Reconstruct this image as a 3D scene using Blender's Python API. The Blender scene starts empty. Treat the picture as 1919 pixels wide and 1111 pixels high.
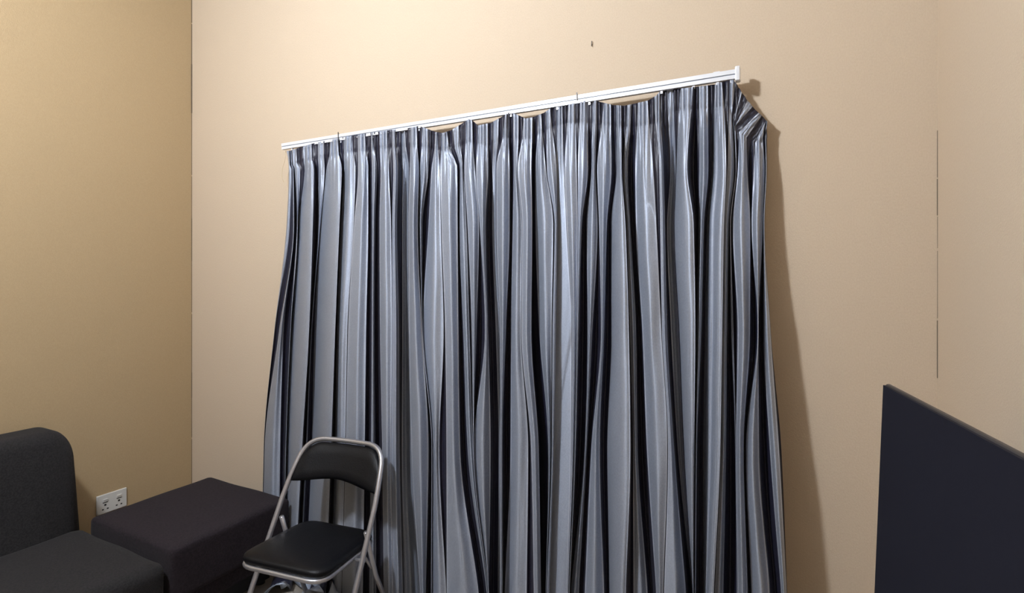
import bpy, bmesh, math, random
from mathutils import Vector, Matrix
random.seed(7)
S = bpy.context.scene
C = S.collection

# ------------------------------------------------------------------ camera
FPX = 1001.0                      # focal length in pixels of a 1919 px wide frame
HOR = 515.0                       # row of the horizon
YAW = math.atan2(0.46, 0.888)
CAMZ = 1.5
cd = bpy.data.cameras.new('camera'); cam = bpy.data.objects.new('camera', cd); C.objects.link(cam)
cam.location = (0, 0, CAMZ); cam.rotation_euler = (math.pi/2, 0, YAW)
cd.sensor_width = 36; cd.lens = FPX/1919*36; cd.shift_y = -(555.5-HOR)/1919; cd.clip_start = 0.05
S.camera = cam

# ------------------------------------------------------------------ world, light, exposure
w = bpy.data.worlds.new('world'); S.world = w; w.use_nodes = True
w.node_tree.nodes['Background'].inputs[0].default_value = (0.5, 0.5, 0.55, 1)
w.node_tree.nodes['Background'].inputs[1].default_value = 0.05
LAMP = Vector((-1.60, -0.10, 3.10))      # the glowing globe of the ceiling lamp is the only light in the room
LAMP_L = 610.0
LAMP_C = (0.91, 0.97, 1.06)
S.view_settings.view_transform = 'Standard'; S.view_settings.look = 'None'
S.view_settings.gamma = 1.0; S.view_settings.use_curve_mapping = False
S.view_settings.exposure = 0.0

# ------------------------------------------------------------------ helpers
CA, SA = math.cos(YAW), math.sin(YAW)
def ray(px, py):
    u = (px-959.5)/FPX
    return (CA*u-SA, SA*u+CA, -(py-HOR)/FPX)
def at_Y(px, py, Y):
    d = ray(px, py); t = Y/d[1]
    return Vector((d[0]*t, Y, CAMZ+d[2]*t))

def obj(name, bm, mats, parent=None, smooth=True):
    me = bpy.data.meshes.new(name); bm.normal_update(); bm.to_mesh(me); bm.free()
    if not isinstance(mats, (list, tuple)): mats = [mats]
    for m in mats: me.materials.append(m)
    if smooth:
        for p in me.polygons: p.use_smooth = True
    o = bpy.data.objects.new(name, me); C.objects.link(o)
    if parent: o.parent = parent
    return o
def thing(name, label, cat, loc=(0, 0, 0), rz=0, group=None):
    o = bpy.data.objects.new(name, None); C.objects.link(o)
    o.location = loc; o.rotation_euler = (0, 0, rz); o['label'] = label; o['category'] = cat
    o.empty_display_size = 0.05
    if group: o['group'] = group
    return o
def tag(o, label, cat, group=None):
    o['label'] = label; o['category'] = cat
    if group: o['group'] = group
    return o
def box(bm, lo_, hi_):
    r = bmesh.ops.create_cube(bm, size=1)
    for v in r['verts']:
        v.co = Vector([lo_[i]+(v.co[i]+.5)*(hi_[i]-lo_[i]) for i in range(3)])
    return r['verts']
def bevel_mod(o, w_, seg=3, angle=40):
    m = o.modifiers.new('bevel', 'BEVEL'); m.width = w_; m.segments = seg; m.limit_method = 'ANGLE'; m.angle_limit = math.radians(angle)
    return o
def tube(bm, pts, r, n=10, cap=True):
    pts = [Vector(p) for p in pts]
    rings = []
    up = None
    for i, p in enumerate(pts):
        if i == 0: t = pts[1]-pts[0]
        elif i == len(pts)-1: t = pts[-1]-pts[-2]
        else: t = (pts[i+1]-p).normalized()+(p-pts[i-1]).normalized()
        t.normalize()
        if up is None:
            up = Vector((0, 0, 1)) if abs(t.z) < .9 else Vector((1, 0, 0))
        a = (up-t*up.dot(t)).normalized(); b = t.cross(a); up = a
        rr = r[i] if isinstance(r, (list, tuple)) else r
        rings.append([bm.verts.new(p+(a*math.cos(2*math.pi*k/n)+b*math.sin(2*math.pi*k/n))*rr) for k in range(n)])
    for i in range(len(rings)-1):
        for k in range(n):
            bm.faces.new((rings[i][k], rings[i][(k+1) % n], rings[i+1][(k+1) % n], rings[i+1][k]))
    if cap:
        bm.faces.new(rings[0][::-1]); bm.faces.new(rings[-1])
def fillet(pts, rad, n=6):
    pts = [Vector(p) for p in pts]; out = [pts[0]]
    for i in range(1, len(pts)-1):
        a, b, c = pts[i-1], pts[i], pts[i+1]
        d0 = (a-b); d1 = (c-b); k = min(rad, d0.length*.49, d1.length*.49)
        p0 = b+d0.normalized()*k; p1 = b+d1.normalized()*k
        for j in range(n+1):
            s = j/n; out.append(p0*(1-s)**2+b*2*s*(1-s)+p1*s*s)
    out.append(pts[-1]); return out
def lerp(a, b, t): return a+(b-a)*t
def pl(x, pts):
    if x <= pts[0][0]: return pts[0][1]
    for (x0, y0), (x1, y1) in zip(pts, pts[1:]):
        if x <= x1: return lerp(y0, y1, (x-x0)/(x1-x0))
    return pts[-1][1]

# ------------------------------------------------------------------ materials
def mat(name, col, rough=.6, metal=0, noise=None, bump=None, spec=.5, sheen=0, coat=0):
    m = bpy.data.materials.new(name); m.use_nodes = True
    nt = m.node_tree; p = nt.nodes['Principled BSDF']
    p.inputs['Base Color'].default_value = (*col, 1); p.inputs['Roughness'].default_value = rough
    p.inputs['Metallic'].default_value = metal; p.inputs['Specular IOR Level'].default_value = spec
    p.inputs['Sheen Weight'].default_value = sheen; p.inputs['Coat Weight'].default_value = coat
    tc = nt.nodes.new('ShaderNodeTexCoord')
    if noise:
        sc, col2, stretch = noise
        mp = nt.nodes.new('ShaderNodeMapping'); mp.inputs['Scale'].default_value = stretch
        nz = nt.nodes.new('ShaderNodeTexNoise'); nz.inputs['Scale'].default_value = sc; nz.inputs['Detail'].default_value = 4
        mx = nt.nodes.new('ShaderNodeMix'); mx.data_type = 'RGBA'
        mx.inputs['A'].default_value = (*col, 1); mx.inputs['B'].default_value = (*col2, 1)
        rp = nt.nodes.new('ShaderNodeMapRange'); rp.inputs[1].default_value = .35; rp.inputs[2].default_value = .65
        nt.links.new(tc.outputs['Object'], mp.inputs[0]); nt.links.new(mp.outputs[0], nz.inputs['Vector'])
        nt.links.new(nz.outputs['Fac'], rp.inputs[0]); nt.links.new(rp.outputs[0], mx.inputs['Factor'])
        nt.links.new(mx.outputs['Result'], p.inputs['Base Color'])
    if bump:
        sc, st, stretch = bump
        mp = nt.nodes.new('ShaderNodeMapping'); mp.inputs['Scale'].default_value = stretch
        nz = nt.nodes.new('ShaderNodeTexNoise'); nz.inputs['Scale'].default_value = sc; nz.inputs['Detail'].default_value = 3
        b = nt.nodes.new('ShaderNodeBump'); b.inputs['Strength'].default_value = st; b.inputs['Distance'].default_value = .004
        nt.links.new(tc.outputs['Object'], mp.inputs[0]); nt.links.new(mp.outputs[0], nz.inputs['Vector'])
        nt.links.new(nz.outputs['Fac'], b.inputs['Height']); nt.links.new(b.outputs[0], p.inputs['Normal'])
    return m
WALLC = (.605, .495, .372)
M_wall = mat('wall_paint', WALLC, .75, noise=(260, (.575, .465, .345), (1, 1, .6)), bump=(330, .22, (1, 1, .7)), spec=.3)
M_wall_l = mat('wall_left_ochre', (.42, .312, .18), .75, noise=(260, (.395, .29, .165), (1, 1, .6)), bump=(330, .22, (1, 1, .7)), spec=.3)  # left wall: base colour darker and yellower than the back wall
M_front = mat('wall_paint_brown', (.2, .15, .10), .8)
M_ceil = mat('ceiling_white', (.5, .48, .45), .9)
M_floor = mat('floor_tile', (.30, .265, .22), .35, noise=(9, (.27, .235, .195), (1, 1, 1)))
M_grout = mat('grout', (.2, .18, .15), .9)
M_crack = mat('corner_crack', (.13, .10, .07), .9)
M_fab = mat('sofa_fabric', (.026, .0245, .0255), .95, noise=(160, (.016, .0152, .016), (1, 1, 1)), bump=(420, .5, (1, 1, 1)), spec=.08, sheen=.04)
M_fab2 = mat('ottoman_fabric', (.024, .0185, .023), .95, noise=(140, (.015, .0118, .0145), (1, 1, 1)), bump=(420, .5, (1, 1, 1)), spec=.08, sheen=.04)
M_blackpl = mat('black_plinth', (.006, .006, .007), .7)
M_vinyl = mat('black_vinyl', (.0025, .0028, .0042), .45, bump=(300, .15, (1, 1, 1)), spec=.2)
M_steel = mat('painted_steel_tube', (.42, .42, .45), .32, .75)
M_rubber = mat('black_rubber', (.01, .01, .01), .8)
M_white = mat('white_aluminium', (.78, .80, .84), .35, .15)
M_track_dark = mat('track_groove', (.28, .32, .40), .5)
M_plastic = mat('socket_plastic', (.62, .61, .58), .35)
M_hole = mat('socket_slot', (.01, .01, .01), .8)
M_tv = mat('tv_screen', (.013, .0135, .021), .6, spec=.1)
M_tvframe = mat('tv_bezel', (.05, .045, .045), .4, .3)
M_thread = mat('thread', (.62, .50, .34), .9)
M_nail = mat('nail_steel', (.12, .11, .10), .5, .6)
M_lampbody = mat('lamp_body', (.8, .8, .8), .5)
M_lampglow = bpy.data.materials.new('lamp_diffuser'); M_lampglow.use_nodes = True
_p = M_lampglow.node_tree.nodes['Principled BSDF']; _p.inputs['Emission Color'].default_value = (*LAMP_C, 1); _p.inputs['Emission Strength'].default_value = LAMP_L

def cloth_mat(name, col, col2, edge, rough, metal, aniso=0):
    """woven satin: streaky vertical yarn, slubs, a paler line in the base colour along the edge of each stripe (UV.x = distance from the stripe edge in metres)"""
    m = bpy.data.materials.new(name); m.use_nodes = True
    nt = m.node_tree; p = nt.nodes['Principled BSDF']; L = nt.links.new
    p.inputs['Metallic'].default_value = metal; p.inputs['Roughness'].default_value = rough
    p.inputs['Sheen Weight'].default_value = .05; p.inputs['Sheen Roughness'].default_value = .4
    if aniso:
        p.inputs['Anisotropic'].default_value = aniso; p.inputs['Anisotropic Rotation'].default_value = .25
        tg = nt.nodes.new('ShaderNodeTangent'); tg.direction_type = 'RADIAL'; tg.axis = 'Z'
        L(tg.outputs[0], p.inputs['Tangent'])
    tc = nt.nodes.new('ShaderNodeTexCoord')
    mp = nt.nodes.new('ShaderNodeMapping'); mp.inputs['Scale'].default_value = (1, .3, .55)
    nz = nt.nodes.new('ShaderNodeTexNoise'); nz.inputs['Scale'].default_value = 300; nz.inputs['Detail'].default_value = 5
    mx = nt.nodes.new('ShaderNodeMix'); mx.data_type = 'RGBA'; mx.inputs['A'].default_value = (*col, 1); mx.inputs['B'].default_value = (*col2, 1)
    rp = nt.nodes.new('ShaderNodeMapRange'); rp.inputs[1].default_value = .36; rp.inputs[2].default_value = .66
    L(tc.outputs['Object'], mp.inputs[0]); L(mp.outputs[0], nz.inputs['Vector']); L(nz.outputs['Fac'], rp.inputs[0]); L(rp.outputs[0], mx.inputs['Factor'])
    out = mx.outputs['Result']
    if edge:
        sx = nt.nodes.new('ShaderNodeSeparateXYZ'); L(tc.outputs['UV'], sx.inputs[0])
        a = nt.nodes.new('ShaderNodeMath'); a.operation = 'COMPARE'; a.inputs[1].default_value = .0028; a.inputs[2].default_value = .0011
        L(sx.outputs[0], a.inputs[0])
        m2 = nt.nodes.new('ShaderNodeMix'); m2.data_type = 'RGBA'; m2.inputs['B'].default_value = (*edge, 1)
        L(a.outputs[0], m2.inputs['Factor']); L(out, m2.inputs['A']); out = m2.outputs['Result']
    L(out, p.inputs['Base Color'])
    b = nt.nodes.new('ShaderNodeBump'); b.inputs['Strength'].default_value = .18; b.inputs['Distance'].default_value = .002
    L(nz.outputs['Fac'], b.inputs['Height']); L(b.outputs[0], p.inputs['Normal'])
    return m
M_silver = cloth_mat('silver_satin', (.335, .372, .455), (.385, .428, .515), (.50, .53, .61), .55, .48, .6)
M_navy = cloth_mat('navy_stripe', (.008, .008, .020), (.014, .014, .032), None, .45, 0)

# ------------------------------------------------------------------ room shell
XL, XR, YB, YF, ZC = -3.16, .385, 1.95, -4.2, 3.3
def struct(name, bm, m, smooth=False):
    o = obj(name, bm, m, smooth=smooth); o['kind'] = 'structure'; return o
bm = bmesh.new(); box(bm, (XL-.15, YB, 0), (XR+.15, YB+.15, ZC)); struct('wall_back', bm, M_wall)
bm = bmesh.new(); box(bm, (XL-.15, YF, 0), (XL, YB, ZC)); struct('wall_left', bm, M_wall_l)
bm = bmesh.new(); box(bm, (XR, YF, 0), (XR+.15, YB, ZC)); struct('wall_right', bm, M_wall)
bm = bmesh.new(); box(bm, (XL-.15, YF-.15, 0), (XR+.15, YF, ZC)); struct('wall_front', bm, M_front)
bm = bmesh.new(); box(bm, (XL-.15, YF-.15, ZC), (XR+.15, YB+.15, ZC+.1)); struct('ceiling', bm, M_ceil)
# floor: grout bed with separate square tiles
bm = bmesh.new(); box(bm, (XL-.15, YF-.15, -.12), (XR+.15, YB+.15, -.004)); fl = struct('floor', bm, M_grout)
TS = .6; tile_me = None
nx = int(math.ceil((XR-XL)/TS)); ny = int(math.ceil((YB-YF)/TS))
for i in range(nx):
    for j in range(ny):
        x0, x1 = XL+i*TS+.0015, min(XL+(i+1)*TS-.0015, XR)
        y1, y0 = YB-j*TS-.0015, max(YB-(j+1)*TS+.0015, YF)
        full = abs((x1-x0)-(TS-.003)) < 1e-6 and abs((y1-y0)-(TS-.003)) < 1e-6
        if full and tile_me is not None:
            o = bpy.data.objects.new('tile', tile_me); C.objects.link(o)
        else:
            bm = bmesh.new(); box(bm, (-(x1-x0)/2, -(y1-y0)/2, -.006), ((x1-x0)/2, (y1-y0)/2, 0))
            o = obj('tile', bm, M_floor, smooth=False)
            if full: tile_me = o.data
        o.location = ((x0+x1)/2, (y0+y1)/2, 0); o.parent = fl
# hairline cracks where the wall boards meet in the corners
def crack(name, x, y, sx, sy, segs):
    bm = bmesh.new()
    for z0, z1, wd in segs: box(bm, (min(x, x+sx*wd), min(y, y+sy*wd), z0), (max(x, x+sx*wd), max(y, y+sy*wd), z1))
    struct(name, bm, M_crack)
random.seed(3)
segs = []; z = .05
while z < ZC-.05:
    h = random.uniform(.08, .35); wd = random.choice([.0022, .0028, .0035, .002]) + (.001 if z > 2.4 else 0)
    segs.append((z, min(z+h, ZC), wd)); z += h*random.choice([1, 1, 1.03])
crack('trim_1', XL, YB, 1, -1, segs)
segs = []; z = 1.2
while z < 1.92:
    h = random.uniform(.08, .2); segs.append((z, min(z+h, 1.92), random.choice([.0010, .0014, .0018]))); z += h*random.choice([1, 1.04])
crack('trim_2', XR, YB, -1, -1, segs)

# ------------------------------------------------------------------ ceiling lamp (above the frame)
t = thing('ceiling_lamp', 'white globe lamp hanging from the ceiling', 'lamp', LAMP)
bm = bmesh.new(); bmesh.ops.create_uvsphere(bm, u_segments=24, v_segments=16, radius=.10); obj('globe', bm, M_lampglow, t)
bm = bmesh.new(); tube(bm, [(0, 0, .092), (0, 0, .13)], [.05, .042], 20); obj('holder', bm, M_lampbody, t)
bm = bmesh.new(); tube(bm, [(0, 0, .125), (0, 0, ZC-LAMP.z-.02)], .006); obj('stem', bm, M_lampbody, t)
bm = bmesh.new(); tube(bm, [(0, 0, ZC-LAMP.z-.025), (0, 0, ZC-LAMP.z)], [.04, .055], 20); obj('ceiling_rose', bm, M_lampbody, t)

# ------------------------------------------------------------------ sofa and ottoman
def soft_box(name, lo_, hi_, r, m, parent, dome=0, lean=0, nsub=10, wob=.003):
    """upholstered block: rounded edges, slightly domed top, slight unevenness"""
    bm = bmesh.new(); c = [(lo_[i]+hi_[i])/2 for i in range(3)]; hsz = [(hi_[i]-lo_[i])/2 for i in range(3)]
    bmesh.ops.create_cube(bm, size=2)
    bmesh.ops.subdivide_edges(bm, edges=bm.edges[:], cuts=nsub*2-1, use_grid_fill=True)
    for v in bm.verts:
        q = []
        for i in range(3):
            s = v.co[i]; inner = hsz[i]-r
            # more samples near the edges
            s = math.copysign(1-(1-abs(s))**1.6, s)
            q.append(s*hsz[i])
        q = Vector(q); core = Vector([max(-(hsz[i]-r), min(hsz[i]-r, q[i])) for i in range(3)])
        d = q-core
        if d.length > 1e-9:
            mxn = max(abs(d.x), abs(d.y), abs(d.z)); d = d.normalized()*mxn
        p = core+d
        if p.z > 0: p.z += dome*max(0, 1-(p.x/hsz[0])**2)*max(0, 1-(p.y/hsz[1])**2)
        p += Vector((math.sin(p.y*23+p.z*11), math.sin(p.x*19+p.z*13), math.sin(p.x*17+p.y*21)))*wob*.5
        if lean: p.x -= lean*(p.z+hsz[2])
        v.co = p+Vector(c)
    return obj(name, bm, m, parent)
so = thing('sofa', 'charcoal fabric armless sofa with a rounded backrest against the left wall', 'sofa', (-2.60, .5, 0))
so_y0, so_y1 = -.62, .735
soft_box('base', (-.34, so_y0+.01, .06), (.44, so_y1-.012, .25), .03, M_fab, so)
soft_box('seat_cushion', (-.20, so_y0, .22), (.455, so_y1-.002, .385), .045, M_fab, so, dome=.012)
def back_outline(ins):
    y0, y1, z0, z1 = so_y0+ins, so_y1-ins, .24+ins*.3, .812-ins
    pts = [(y0, z0)]
    for (cy, cz, sgn) in ((y0, z1, 1), (y1, z1, -1)):
        ry, rz = .085-ins*.3, .13-ins*.3
        arc = [(cy+sgn*ry*(1-math.cos(a)), cz-rz*(1-math.sin(a))) for a in [k*math.pi/24 for k in range(13)]]
        pts += arc if sgn == 1 else arc[::-1]
    return pts+[(y1, z0)]
bm = bmesh.new(); rings = []
XF, XB_, R_ = -.160, -.375, .055
prof = [(XF, .16), (XF+.004, .09)]+[(XF-R_*(1-math.cos(a)), R_*(1-math.sin(a))) for a in [k*math.pi/12 for k in range(7)]]
prof += [(XB_+R_*(1-math.cos(a)), R_*(1-math.sin(a))) for a in [(6-k)*math.pi/12 for k in range(7)]]+[(XB_, .12)]
# front face first, then round the edge, then the rear face
for xx, ins in prof:
    rings.append([bm.verts.new((xx-.16*(z-.24)+.004*math.sin(z*14), y, z)) for y, z in back_outline(ins)])
for a, b in zip(rings, rings[1:]):
    for k in range(len(a)): bm.faces.new((a[k], b[k], b[(k+1) % len(a)], a[(k+1) % len(a)]))
bm.faces.new(rings[0]); bm.faces.new(rings[-1][::-1])
bmesh.ops.recalc_face_normals(bm, faces=bm.faces[:])
obj('backrest', bm, M_fab, so)
for x, y in ((-.3, so_y0+.08), (-.3, so_y1-.1), (.37, so_y0+.08), (.37, so_y1-.1)):
    bm = bmesh.new(); tube(bm, [(x, y, 0), (x, y, .075)], [.018, .024], 12); obj('leg', bm, M_rubber, so)

ot = thing('ottoman', 'dark brown grey fabric ottoman with a flat top in the corner', 'ottoman', (-2.465, 1.535, 0))
soft_box('cushion', (-.315, -.285, .20), (.310, .278, .414), .020, M_fab2, ot, dome=.003)
soft_box('base', (-.300, -.27, .13), (.295, .27, .215), .012, M_fab2, ot, wob=.001)
bm = bmesh.new(); box(bm, (-.23, -.24, .02), (.21, .24, .135)); obj('plinth', bm, M_blackpl, ot, False)
for x in (-.2, .18):
    for y in (-.21, .21):
        bm = bmesh.new(); tube(bm, [(x, y, 0), (x, y, .035)], .022, 12); obj('leg', bm, M_rubber, ot)

# ------------------------------------------------------------------ double power socket on the left wall
sk = thing('power_socket', 'white double power socket with two switches on the left wall', 'socket', (XL, 1.523, .312))
bm = bmesh.new(); box(bm, (0, -.070, -.049), (.010, .070, .049)); bevel_mod(obj('faceplate', bm, M_plastic, sk, False), .003)
for s in (-1, 1):
    bm = bmesh.new()
    vs = box(bm, (.009, s*.032-.010, .010), (.0135, s*.032+.010, .024))
    for v in vs:
        if v.co.x > .012 and v.co.z > .02: v.co.x += .003
    sw = obj('switch', bm, M_plastic, sk, False)
    bm = bmesh.new(); box(bm, (.0095, s*.032-.0115, .0055), (.0105, s*.032+.0115, .010)); obj('switch_gap', bm, M_hole, sw, False)
    bm = bmesh.new(); box(bm, (.0095, s*.032-.0045, -.010), (.0108, s*.032+.0045, -.001)); obj('earth_slot', bm, M_hole, sk, False)
    for q in (-.011, .011):
        bm = bmesh.new(); box(bm, (.0095, s*.032+q-.004, -.030), (.0108, s*.032+q+.004, -.024)); obj('pin_slot', bm, M_hole, sk, False)

# ------------------------------------------------------------------ television
tvp = Vector((.771, 5.948, 0))*.22
dirv = Vector((.369, -2.073, 0)).normalized()
TVW, TVH, TVD = .90, .52, .014
ang = math.atan2(dirv.y, dirv.x)
tv = thing('television', 'thin black flat television standing out from the right wall', 'television', (tvp.x, tvp.y, 1.28-TVH), ang)
# local: x along the top edge towards the viewer, y = away from the screen (towards the wall), z up
lean_t = .036
def tvbox(bm, a, b):
    for v in box(bm, a, b): v.co.y += (v.co.z)*lean_t-lean_t*TVH
bm = bmesh.new(); tvbox(bm, (0, 0.004, 0), (TVW, TVD, TVH)); bevel_mod(obj('casing', bm, M_tvframe, tv, False), .004)
bm = bmesh.new(); tvbox(bm, (.002, 0, .003), (TVW-.002, .005, TVH-.003)); obj('screen', bm, M_tv, tv, False)
bm = bmesh.new(); tvbox(bm, (.25, TVD-.002, .12), (.65, TVD+.02, .40)); obj('rear_housing', bm, M_tvframe, tv, False)
# bracket arm from the rear housing to the right wall
a_ = Vector((.48, TVD+.012-lean_t*.26, .26)); inv = Matrix.Rotation(-ang, 3, 'Z')
wp = Vector((XR-.012, tvp.y+dirv.y*.52, 1.28-TVH+.26)); wl = inv @ (wp-Vector((tvp.x, tvp.y, 1.28-TVH)))
bm = bmesh.new(); tube(bm, [a_, wl], .016, 12); obj('wall_bracket', bm, M_rubber, tv)
bm = bmesh.new()
for v in box(bm, (-.012, -.05, -.09), (.011, .05, .09)): v.co = wl+inv @ v.co
obj('wall_plate', bm, M_rubber, tv, False)

# ------------------------------------------------------------------ folding chair
ch = thing('folding_chair', 'black padded folding chair with a grey steel tube frame in front of the curtain', 'chair', (-1.655, 1.505, 0), math.radians(8))
SL = .53; HW = .222; SEATZ = .43; TOPZ = .785
def tl(z): return (z-SEATZ)*SL
bm = bmesh.new()
pts = [(-HW-.012, tl(.015), .015), (-HW, tl(.62), .62), (-HW+.012, tl(.70), .70), (-HW+.03, tl(TOPZ), TOPZ), (HW-.03, tl(TOPZ), TOPZ), (HW-.012, tl(.70), .70), (HW, tl(.62), .62), (HW+.012, tl(.015), .015)]
P = [Vector(p) for p in pts]
# bow the loop backwards at the top
path = fillet([P[0], P[1], P[3], P[4], P[6], P[7]], .085, 10)
dense = []
for a, b in zip(path, path[1:]):
    n = max(1, int((b-a).length/.03))
    for k in range(n): dense.append(a.lerp(b, k/n))
dense.append(path[-1])
def bow(p):
    p = p.copy()
    if p.z > .62: p.y += .028*max(0, 1-(p.x/HW)**2)*min(1, (p.z-.62)/.12)
    return p
tube(bm, [bow(p) for p in dense], .0105, 12); obj('back_frame', bm, M_steel, ch)
# backrest pad filling the loop
bm = bmesh.new(); NX, NZ = 24, 10; front = {}; back = {}
def pad_top(x):
    ax = abs(x)/(HW-.012)
    return TOPZ-.012-.085*max(0, (ax-.55)/.45)**2.4
def pad_bot(x):
    ax = abs(x)/(HW-.012)
    return .640+.008*math.cos(ax*math.pi)-.004*ax
for i in range(NX+1):
    x = lerp(-(HW-.010), HW-.010, i/NX)
    for j in range(NZ+1):
        z = lerp(pad_bot(x), pad_top(x), j/NZ)
        e = min(1, 4*min(j/NZ, 1-j/NZ)+.25)*min(1, 6*min(i/NX, 1-i/NX)+.25)
        y = tl(z)+.028*max(0, 1-(x/HW)**2)
        front[i, j] = bm.verts.new((x, y-.004-.011*e, z)); back[i, j] = bm.verts.new((x, y+.002+.006*e, z))
for i in range(NX):
    for j in range(NZ):
        bm.faces.new((front[i, j], front[i+1, j], front[i+1, j+1], front[i, j+1]))
        bm.faces.new((back[i, j], back[i, j+1], back[i+1, j+1], back[i+1, j]))
for i in range(NX):
    bm.faces.new((front[i, 0], back[i, 0], back[i+1, 0], front[i+1, 0])); bm.faces.new((front[i, NZ], front[i+1, NZ], back[i+1, NZ], back[i, NZ]))
for j in range(NZ):
    bm.faces.new((front[0, j], front[0, j+1], back[0, j+1], back[0, j])); bm.faces.new((front[NX, j], back[NX, j], back[NX, j+1], front[NX, j+1]))
obj('backrest', bm, M_vinyl, ch)
# seat pad
def rrect(hw0, hw1, y0, y1, r, n=6):
    """rounded outline, hw0 at the front (y0), hw1 at the rear (y1)"""
    cs = [(-hw0, y0), (hw0, y0), (hw1, y1), (-hw1, y1)]
    pts = [Vector((a, b, 0)) for a, b in cs]; out = []
    for i in range(4):
        a, b, c = pts[i-1], pts[i], pts[(i+1) % 4]
        p0 = b+(a-b).normalized()*r; p1 = b+(c-b).normalized()*r
        for j in range(n+1):
            s = j/n; out.append(p0*(1-s)**2+b*2*s*(1-s)+p1*s*s)
    return out
bm = bmesh.new(); rings = []
for sc, dz in ((.93, -.014), (.985, -.010), (1, 0), (.985, .009), (.94, .015), (.8, .019), (.5, .022)):
    o_ = rrect(.195*sc, .178*sc, -.19*sc, .175*sc, .07*sc)
    rings.append([bm.verts.new((p.x, p.y-.005, SEATZ+dz+.01-p.y*.045)) for p in o_])
for a, b in zip(rings, rings[1:]):
    for k in range(len(a)): bm.faces.new((a[k], a[(k+1) % len(a)], b[(k+1) % len(a)], b[k]))
bm.faces.new(rings[-1]); bm.faces.new(rings[0][::-1]); obj('seat', bm, M_vinyl, ch)
bm = bmesh.new()
o_ = rrect(.187, .172, -.185, .17, .065); o_ = [Vector((p.x, p.y-.005, SEATZ-.013-p.y*.045)) for p in o_]
tube(bm, o_+[o_[0]], .009, 8, False); obj('seat_frame', bm, M_steel, ch)
# rear legs: a U pivoting on the main frame
bm = bmesh.new()
zz = .50
rear = [(-HW+.012, tl(zz)+.004, zz), (-HW+.004, .285, .02), (-HW+.004, .285, .02)]
for s in (-1, 1):
    bm2 = bmesh.new(); tube(bm2, [(s*(HW-.017), tl(zz)+.012, zz), (s*(HW-.017), .115, .30), (s*(HW-.004), .245, .012)], .0095, 10)
    lg = obj('rear_leg', bm2, M_steel, ch)
    bm2 = bmesh.new(); tube(bm2, [(s*(HW-.004), .247, .0), (s*(HW-.005), .238, .03)], .0125, 10); obj('foot_cap', bm2, M_rubber, lg)
    bm2 = bmesh.new(); tube(bm2, [(s*(HW+.012), tl(.0)-.001, .0), (s*(HW+.0115), tl(.03), .03)], .0135, 10); obj('foot_cap', bm2, M_rubber, ch)
    bm2 = bmesh.new(); tube(bm2, [(s*(HW-.03), .0, SEATZ-.012), (s*(HW+.014), .0, SEATZ-.012)], .006, 8); obj('pivot_bolt', bm2, M_steel, ch)
    bm2 = bmesh.new(); tube(bm2, [(s*(HW-.055), .075, SEATZ-.025), (s*(HW-.022), .095, .335)], .006, 8); obj('link', bm2, M_steel, ch)
bm.free()
bm = bmesh.new(); tube(bm, [(-HW+.008, .203, .105), (HW-.008, .203, .105)], .008, 8); obj('crossbar', bm, M_steel, ch)
bm = bmesh.new(); tube(bm, [(-HW-.008, tl(.13), .13), (HW+.008, tl(.13), .13)], .008, 8); obj('crossbar', bm, M_steel, ch)

# ------------------------------------------------------------------ curtain track
YT = 1.885
tk0 = at_Y(530, 272, YT); tk1 = at_Y(1379, 147, YT)
zt = (tk0.z+tk1.z)/2
tr = thing('curtain_track', 'white aluminium curtain track fixed along the back wall', 'curtain track', ((tk0.x+tk1.x)/2, YB, zt))
hl = (tk1.x-tk0.x)/2
bm = bmesh.new(); box(bm, (-hl, YT-YB-.009, .003), (hl, YT-YB+.009, .017)); obj('upper_flange', bm, M_white, tr, False)
bm = bmesh.new(); box(bm, (-hl+.002, YT-YB-.006, -.004), (hl-.002, YT-YB+.003, .003)); obj('web', bm, M_track_dark, tr, False)
bm = bmesh.new(); box(bm, (-hl, YT-YB-.008, -.013), (hl, YT-YB+.008, -.0005)); obj('lower_flange', bm, M_white, tr, False)
bm = bmesh.new(); box(bm, (hl-.002, YT-YB-.014, -.022), (hl+.014, YT-YB+.014, .026)); bevel_mod(obj('end_cap', bm, M_white, tr, False), .004)
for px in (637, 1083):
    q = at_Y(px, 200, YT).x-(tk0.x+tk1.x)/2
    bm = bmesh.new(); box(bm, (q-.003, YT-YB-.011, .016), (q+.003, 0, .019)); box(bm, (q-.008, -.004, -.02), (q+.008, 0, .019)); box(bm, (q-.002, YT-YB-.012, -.002), (q+.002, YT-YB-.009, .026)); obj('bracket', bm, M_nail, tr, False)
q = hl-.06
bm = bmesh.new(); box(bm, (q-.01, YT-YB+.005, .019), (q+.01, 0, .024)); box(bm, (q-.01, -.004, -.03), (q+.01, 0, .024)); obj('bracket', bm, M_white, tr, False)
for px in (548, 640, 700, 786, 878, 958, 1045, 1105, 1240, 1300, 1345, 1371):
    q = at_Y(px, 200, YT).x-(tk0.x+tk1.x)/2
    bm = bmesh.new(); box(bm, (q-.004, YT-YB-.004, -.024), (q+.004, YT-YB+.004, -.014)); obj('glider', bm, M_white, tr, False)

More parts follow.
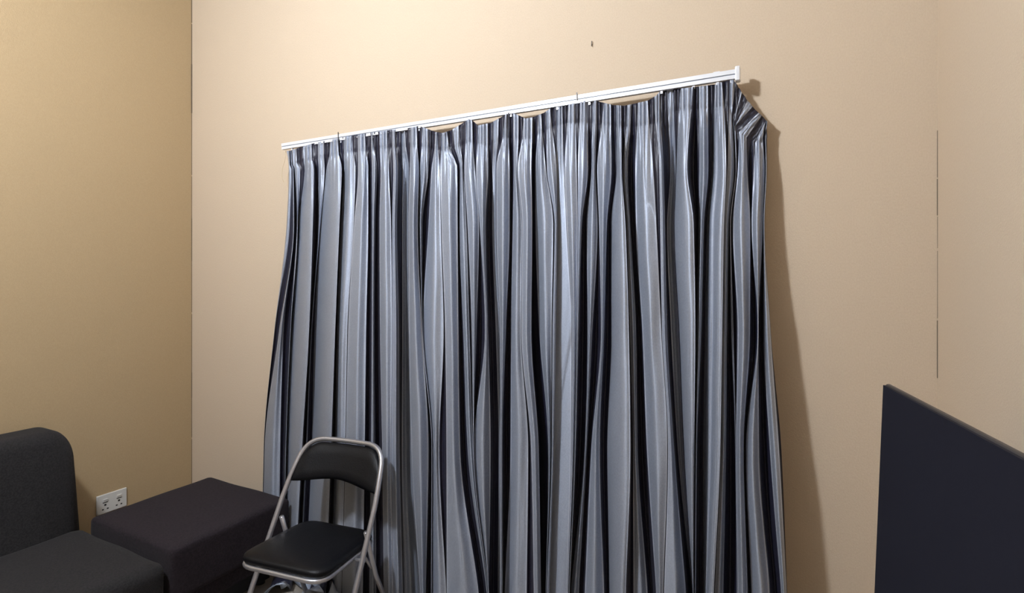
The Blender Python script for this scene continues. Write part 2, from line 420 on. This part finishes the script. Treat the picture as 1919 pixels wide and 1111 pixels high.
# ------------------------------------------------------------------ curtains
# Each line of the table is one stripe of the cloth, left to right: colour, fold height in cm (plus = towards the room),
# then where its right border runs: heading top, heading foot, and five levels down the drop.
ROWS = [315, 420, 620, 840, 1100]
LEFT0 = (538, 541, 541, 537, 514, 494, 490)
LEFT = """
S 0.5 543 - 546 543 515 495 491
D -.5 544 - 549 550 523 496 492
S 1.5 545 - 550 551 531 525 522
D -1 546 - 552 557 544 535.5 531
S 1.5 556 - 562 557.5 544.2 535.7 531.2
D -1 567 - 571 558 544.6 536 531.5
S -1.5:3 585 - 588 586 579 566 552
D -1.5 594 - 597 596 583 572.5 560
S 0 608 - 608 600.5 584.5 575.5 563
D -1.5 618 - 612 601.5 589 584 572
S -1.5:3 634 - 640 636 628 620.5 611
D -2 644 - 645 638.5 631.5 628 620
S 2.2 661 - 666 663 651 647 640
D 1 669 - 671 663.5 652.3 647.8 641
S 2.2 685 - 690 690 686 683.5 680
D -1.5 694 - 697 697 696.5 695 692
S 1.2 700 - 706.5 703 701.5 703 705
D -1.5 710 - 713.5 711 712 716 719
S 2.5 727 - 728 733 735 733 737
D .5 733 - 737 735 735.3 733.3 737.3
S 2.5 743 - 746 744 748 749 755
D -2 751 - 754 754 754 753 758
S -4 760 - 766 765 766 770 786
D -1 768 - 768 765.4 766.3 770.3 786.3
S 3.5 782 - 785 783 791 803 798
D -1.5 790 - 787 785 791.5 809 808
S 1 805 - 803 791.5 792 809.5 808.5
D -2 815 - 809 803 792.6 810 809
S 2.2 821 - 824 826 831.5 823 836
D .5 826 - 825 827 834 836.5 837
S 2.5 838 - 857 857.5 859 862.5 896
D -2 847 - 862 861 868 876 911
S .5 861 - 868 874 880 887 914
D -1 872 - 870 876 884 887.3 914.3
S 2 886 - 890 898 893 887.6 914.6
D -1 894 - 892 899 908.5 888 915
S 2.6 916 - 915 910 915 919.5 916
D -2 923 - 923 922.5 929 934.5 933
S -2 936 - 929 929 936 937 936
D -1.5 945 - 930 930 936.4 937.4 936.4
S 2.4 953 - 955 955 948 942 942
D -2 960 - 962.5 961 957.5 956.5 946
S 1.5 974 - 970 978 976.5 990 987
D 0 980 - 970.4 978.4 977 995 1000
S 2.8 998 - 996 997.5 996 1009.5 1014
"""
RIGHT0 = (985, 984, 984, 985, 982, 996, 1002)
RIGHT = """
D -2.5 1008 - 1003 1003.5 1010.5 1027 1023
S 1 1015 - 1023 1037 1034 1033 1023.5
D -1 1022 - 1025 1039.5 1035.5 1034 1024
S 2 1032 - 1043 1044.5 1042 1038 1030
D 0 1041 - 1043.6 1045 1042.4 1038.4 1030.4
S 0 1055 - 1057 1061 1071 1070 1063
D 0 1064 - 1058 1061.4 1071.4 1070.4 1063.3
S 2.5 1079 - 1081 1083 1080 1076 1066
D .8 1086 - 1083 1083.4 1080.3 1076.3 1066.3
S 2.5 1102 - 1102 1090.5 1084.5 1079.5 1068
D -1.5 1109 - 1108.5 1099.5 1101 1095 1070
S 1 1121 - 1116 1120 1110 1100 1085
D -1.5 1130 - 1119 1122.5 1126 1108 1096
S 1.5 1146 - 1146 1137.5 1132 1124 1132
D -2 1153 - 1156 1145 1145.5 1138 1142
S -1.5:3.2 1165 - 1165 1172 1178.5 1181.5 1173
D .5 1174 - 1168 1174.5 1180.5 1186 1187
S 1 1185 - 1175.5 1181 1192 1195 1213
D -2.2 1194 - 1190.5 1191.5 1203.5 1212 1229
S 2 1215 - 1224 1230 1239.5 1251 1243
D 1 1224 - 1236 1237.5 1240.6 1252 1244.5
S 1.8 1238 - 1243.5 1246 1250.5 1263.5 1285
D -2.5 1248 - 1256.5 1250 1257.5 1270 1296
S -3.5 1263 - 1266 1263 1272 1281 1297.5
D -1 1273 - 1267 1263.4 1272.4 1281.4 1298
S -1.5:3 1300 - 1287.5 1300 1303 1301 1299.5
D -1.5 1308 - 1310.5 1309.5 1305 1302 1300
S 2 1328 - 1327.5 1319.5 1314.5 1306.5 1304.5
D -2.2 1338 - 1335 1325 1321.5 1318.5 1318.5
S -2.5:.5 1343 - 1344 1337 1335 1332 1324
S .5:3 1354 1358 1361 1357 1353.5 1350 1338
D 1.2 1366 1366 1363 1358 1354.5 1351 1339.5
S 1.5 1380 1372 1376 1366 1362.5 1360.5 1355.5
D -1.5 1387 1374 1378 1368 1370.5 1378.4 1381
S .5 1392 1375.5 1379 1368.6 1372.5 1378.6 1381.3
D 0 1399 1376.5 1379.5 1369 1373 1378.7 1381.5
S .5 1412 1378 1380 1369.4 1374.5 1378.8 1381.7
D -1 1420 1384 1383 1373 1382 1379.2 1382
S 2.6 1429 1400 1400.5 1406 1405.5 1393.5 1401
D -1 1434 1414 1412.5 1408.5 1420 1398 1408
S 2 1435.2 1430 1433 1430 1421.5 1422.5 1442
D -1.5 1436 1433 1434.5 1430.5 1431 1442.5 1463
S 1 1437 1436 1437 1433 1444 1460 1474
D 0 1437.4 1437 1437.6 1433.5 1444.4 1464 1475
"""
YTOP = [(538,283),(545,282),(560,277),(585,269),(620,262),(660,254),(700,248),(735,243),(760,241),(785,236),(800,241),(815,247),(830,249),(845,244),(865,232),(878,223),(886,226),(895,235),(920,230),(940,219),(955,210),(965,213),(985,222),(1000,219),(1020,211),(1035,200),(1060,196),(1085,192),(1105,186),(1125,191),(1150,197),(1170,198),(1190,194),(1215,188),(1230,179),(1240,168),(1260,167),(1300,163),(1340,158),(1355,153),(1374,149),(1381,158),(1388,170),(1400,187),(1415,205),(1428,217),(1437,227)]
YBOT = [(541,310),(590,299),(650,287),(700,281),(745,275),(790,276),(830,283),(855,276),(880,266),(900,272),(920,272),(950,257),(975,262),(1000,258),(1020,246),(1040,235),(1060,231),(1100,230),(1130,235),(1170,238),(1200,236),(1230,230),(1243,224),(1260,208),(1290,205),(1320,203),(1350,199),(1368,200),(1373,222),(1378,238),(1384,246),(1400,259),(1414,267),(1425,266),(1432,256),(1437,240)]

def parse(first, text):
    lines = [list(first)]; bands = []
    for ln in text.strip().splitlines():
        f = ln.split(); ab = [float(q) for q in f[1].split(':')]; bands.append((f[0], sum(ab)/len(ab), ab if len(ab) == 2 else None))
        r = f[2:]; x0 = float(r[2]); rb = lerp(float(r[0]), x0, .3) if r[1] == '-' else float(r[1])
        lines.append([float(r[0]), rb]+[float(q) for q in r[2:]])
    for j, b_ in enumerate(bands):
        if b_[0] == 'D':
            for c_, q in ((0, 1.5), (1, 1.0)): lines[j][c_] -= q*(j > 0); lines[j+1][c_] += q*(j < len(bands)-1)
    for r in range(7):
        for j in range(1, len(lines)):
            lines[j][r] = max(lines[j][r], lines[j-1][r]+.12)
    return lines, bands
def hermite(xs, ys, x):
    """monotone cubic through the key points"""
    n = len(xs)
    if x <= xs[0]: return ys[0]
    d = [(ys[i+1]-ys[i])/(xs[i+1]-xs[i]) for i in range(n-1)]
    if x >= xs[-1]: return ys[-1]+d[-1]*.6*(x-xs[-1])
    m = [d[0]]+[0 if d[i-1]*d[i] <= 0 else 2*d[i-1]*d[i]/(d[i-1]+d[i]) for i in range(1, n-1)]+[d[-1]]
    i = max(k for k in range(n-1) if xs[k] <= x)
    h = xs[i+1]-xs[i]; s = (x-xs[i])/h
    return (2*s**3-3*s*s+1)*ys[i]+(s**3-2*s*s+s)*h*m[i]+(-2*s**3+3*s*s)*ys[i+1]+(s**3-s*s)*h*m[i+1]
def smooth(s): return s*s*(3-2*s)
BODY_N = 64
def base_Y(px, py, side):
    y = pl(py, [(150, 1.884), (280, 1.882), (420, 1.865), (700, 1.840), (1000, 1.822), (1450, 1.812)])
    if side == 'R' and px > 1372: y += min(1, (px-1372)/60)*pl(py, [(150, .025), (300, .02), (700, -.005), (1100, -.02)])
    if side == 'L': y += pl(px, [(480, .055), (550, .045), (640, 0)])*pl(py, [(400, 0), (800, 1)])
    return y
def curtain(name, label, first, text, side, zoff):
    lines, bands = parse(first, text)
    root = thing(name, label, 'curtain', (0, 0, 0))
    # columns: (line index, fraction inside band, fold height, band)
    cols = []
    nb = len(bands)
    lineh = [bands[0][1]*.3]+[(bands[j][1]+bands[j+1][1])/2 for j in range(nb-1)]+[bands[-1][1]*.3]
    for j, (cc, hh, ab) in enumerate(bands):
        if ab: lineh[j], lineh[j+1] = ab
    for j, (cc, hh, ab) in enumerate(bands):
        wmax = max(lines[j+1][r]-lines[j][r] for r in range(7))
        n = max(2, min(28, 2*int(round(wmax/2.6))))
        for k in range(n):
            s = k/n
            h = lerp(lineh[j], hh, smooth(s*2)) if s < .5 else lerp(hh, lineh[j+1], smooth(s*2-1))
            if ab: h = lerp(ab[0], ab[1], math.sin(min(s*1.25, 1.2)*math.pi/2))
            cols.append((j, s, h))
    cols.append((nb-1, 1.0, lineh[-1]))
    def cx(col, r):
        j, s, h = col; return lerp(lines[j][r], lines[j+1][r], s)
    def heading_extra(px):   # the fine gathers of the pencil pleats
        q = px+2.2*math.sin(px*.071)+1.3*math.sin(px*.173)
        return 1.05*abs(math.sin(q*math.pi/7.6))**.6-.62
    rows_body = []; rows_head = []
    HN = 7
    info = []
    for col in cols:
        xt, xb = cx(col, 0), cx(col, 1); yt, yb = pl(xt, YTOP), pl(xb, YBOT)
        xs = [yb]+[max(yy, yb+8+i) for i, yy in enumerate(ROWS)]; ys = [xb]+[cx(col, r) for r in range(2, 7)]
        colh, colb = [], []
        for k in range(HN+1):
            s = k/HN; px, py = lerp(xt, xb, s), lerp(yt, yb, s)
            flare = .35 if k in (0,) else .1
            hq = col[2]*.30+heading_extra(px)*(1.1 if 0 < k < HN else .9)+flare+.25-(.3 if k == HN else .0)
            Y = min(base_Y(px, py, side)-hq/100+zoff, YB-.008)
            colh.append(at_Y(px, py, Y))
        Yfl = base_Y(xb, 1400, side); t_ = Yfl/ray(ys[-1], 1100)[1]; pyf = HOR+FPX*(CAMZ-.015)/t_
        for k in range(BODY_N+1):
            s = k/BODY_N; s = s**1.12
            py = lerp(yb, pyf, s); px = hermite(xs, ys, py)
            amp = pl(py-yb, [(0, .30), (30, .9), (90, 1.4), (400, 1.7), (800, 1.9)])
            hq = col[2]*amp
            if k < 9: hq += heading_extra(px)*.9*(1-k/9)+(.35 if k == 1 else 0)
            wob = .22*math.sin(py*.011+px*.11)+.07*math.sin(py*.027+px*.23)
            Y = min(base_Y(px, py, side)-(hq+wob*min(1, (py-yb)/200))/100+zoff, YB-.008)
            p = at_Y(px, py, Y)
            if k == 0: p = colh[-1].copy()
            p.z = max(p.z, .012)
            colb.append(p)
        # hem that has slid over the floor behind the chair
        xbm = ys[-1]
        am = 0
        if side == 'L': am = pl(xbm, [(528, 0), (545, .11), (600, .15), (660, .15), (705, .07), (730, 0)])*(1-.7*math.exp(-((xbm-584)/12)**2))
        if True:
            q = colb[-1]
            for k in range(1, 9):
                s = k/8
                colb.append(Vector((q.x+am*(.25*math.sin(s*5+xbm*.09)+.12*math.sin(s*9+xbm*.21)), q.y-am*s*(1+.35*math.sin(xbm*.13)), min(q.z, .012)+am*.75*abs(math.sin(s*5.2+xbm*.075+.6))*(1-s)**.4*min(1, s*3))))
        rows_head.append(colh); rows_body.append(colb)
    def build(pname, data):
        bm = bmesh.new(); uvl = bm.loops.layers.uv.new('UVMap')
        V = [[bm.verts.new(p) for p in colp] for colp in data]
        nr = len(data[0])
        for c in range(len(data)-1):
            j = cols[c][0]; s0 = cols[c][1]; s1 = cols[c+1][1] if cols[c+1][0] == j else 1.0
            # band width in metres at every row
            c0 = max(i for i in range(c+1) if cols[i][0] == j and cols[i][1] == 0.0)
            c1 = c+1
            while c1 < len(cols)-1 and cols[c1][0] == j and cols[c1][1] != 0.0: c1 += 1
            for k in range(nr-1):
                try: f = bm.faces.new((V[c][k], V[c][k+1], V[c+1][k+1], V[c+1][k]))
                except ValueError: continue
                f.material_index = 0 if bands[j][0] == 'S' else 1
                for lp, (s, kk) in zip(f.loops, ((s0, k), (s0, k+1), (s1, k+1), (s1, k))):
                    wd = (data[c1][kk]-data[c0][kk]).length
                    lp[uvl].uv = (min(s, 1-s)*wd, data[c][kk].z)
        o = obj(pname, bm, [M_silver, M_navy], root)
        m = o.modifiers.new('thickness', 'SOLIDIFY'); m.thickness = .0012; m.offset = -1 
        return o
    back = Vector((0, .0016, 0))
    b_ext = [[h[-2]+back]+b for h, b in zip(rows_head, rows_body)]
    h_ext = [h+[b[1]+back] for h, b in zip(rows_head, rows_body)]
    build('drop', b_ext); build('heading', h_ext)
    return root, rows_head
cl, hL = curtain('curtain', 'silver grey striped curtain hanging nearest the sofa, left of the pair', LEFT0, LEFT, 'L', 0)
cr, hR = curtain('curtain', 'silver grey striped curtain with its drooping right end beside the television, right of the pair', RIGHT0, RIGHT, 'R', .006)
for o_ in (cl, cr): o_['group'] = 'pair of striped curtains'
# loose thread at the left end of the track
bm = bmesh.new()
pts = [at_Y(px, py, 1.90) for px, py in ((536, 282), (534, 300), (530, 312), (528, 325), (529, 336), (532, 341))]
tube(bm, pts, .0012, 6); obj('loose_thread', bm, M_thread, cl)

# ------------------------------------------------------------------ nail mark high on the back wall
p = at_Y(1109, 83, YB)
nl = thing('nail', 'small dark nail in the bare wall above the curtain track', 'nail', (p.x, YB, p.z))
bm = bmesh.new(); tube(bm, [(0, .004, 0), (0.001, -.005, -.001)], .0015, 8); obj('shank', bm, M_nail, nl)
bm = bmesh.new(); tube(bm, [(0.001, -.005, -.009), (0.002, -.0055, .010)], .0016, 8); obj('bent_head', bm, M_nail, nl)
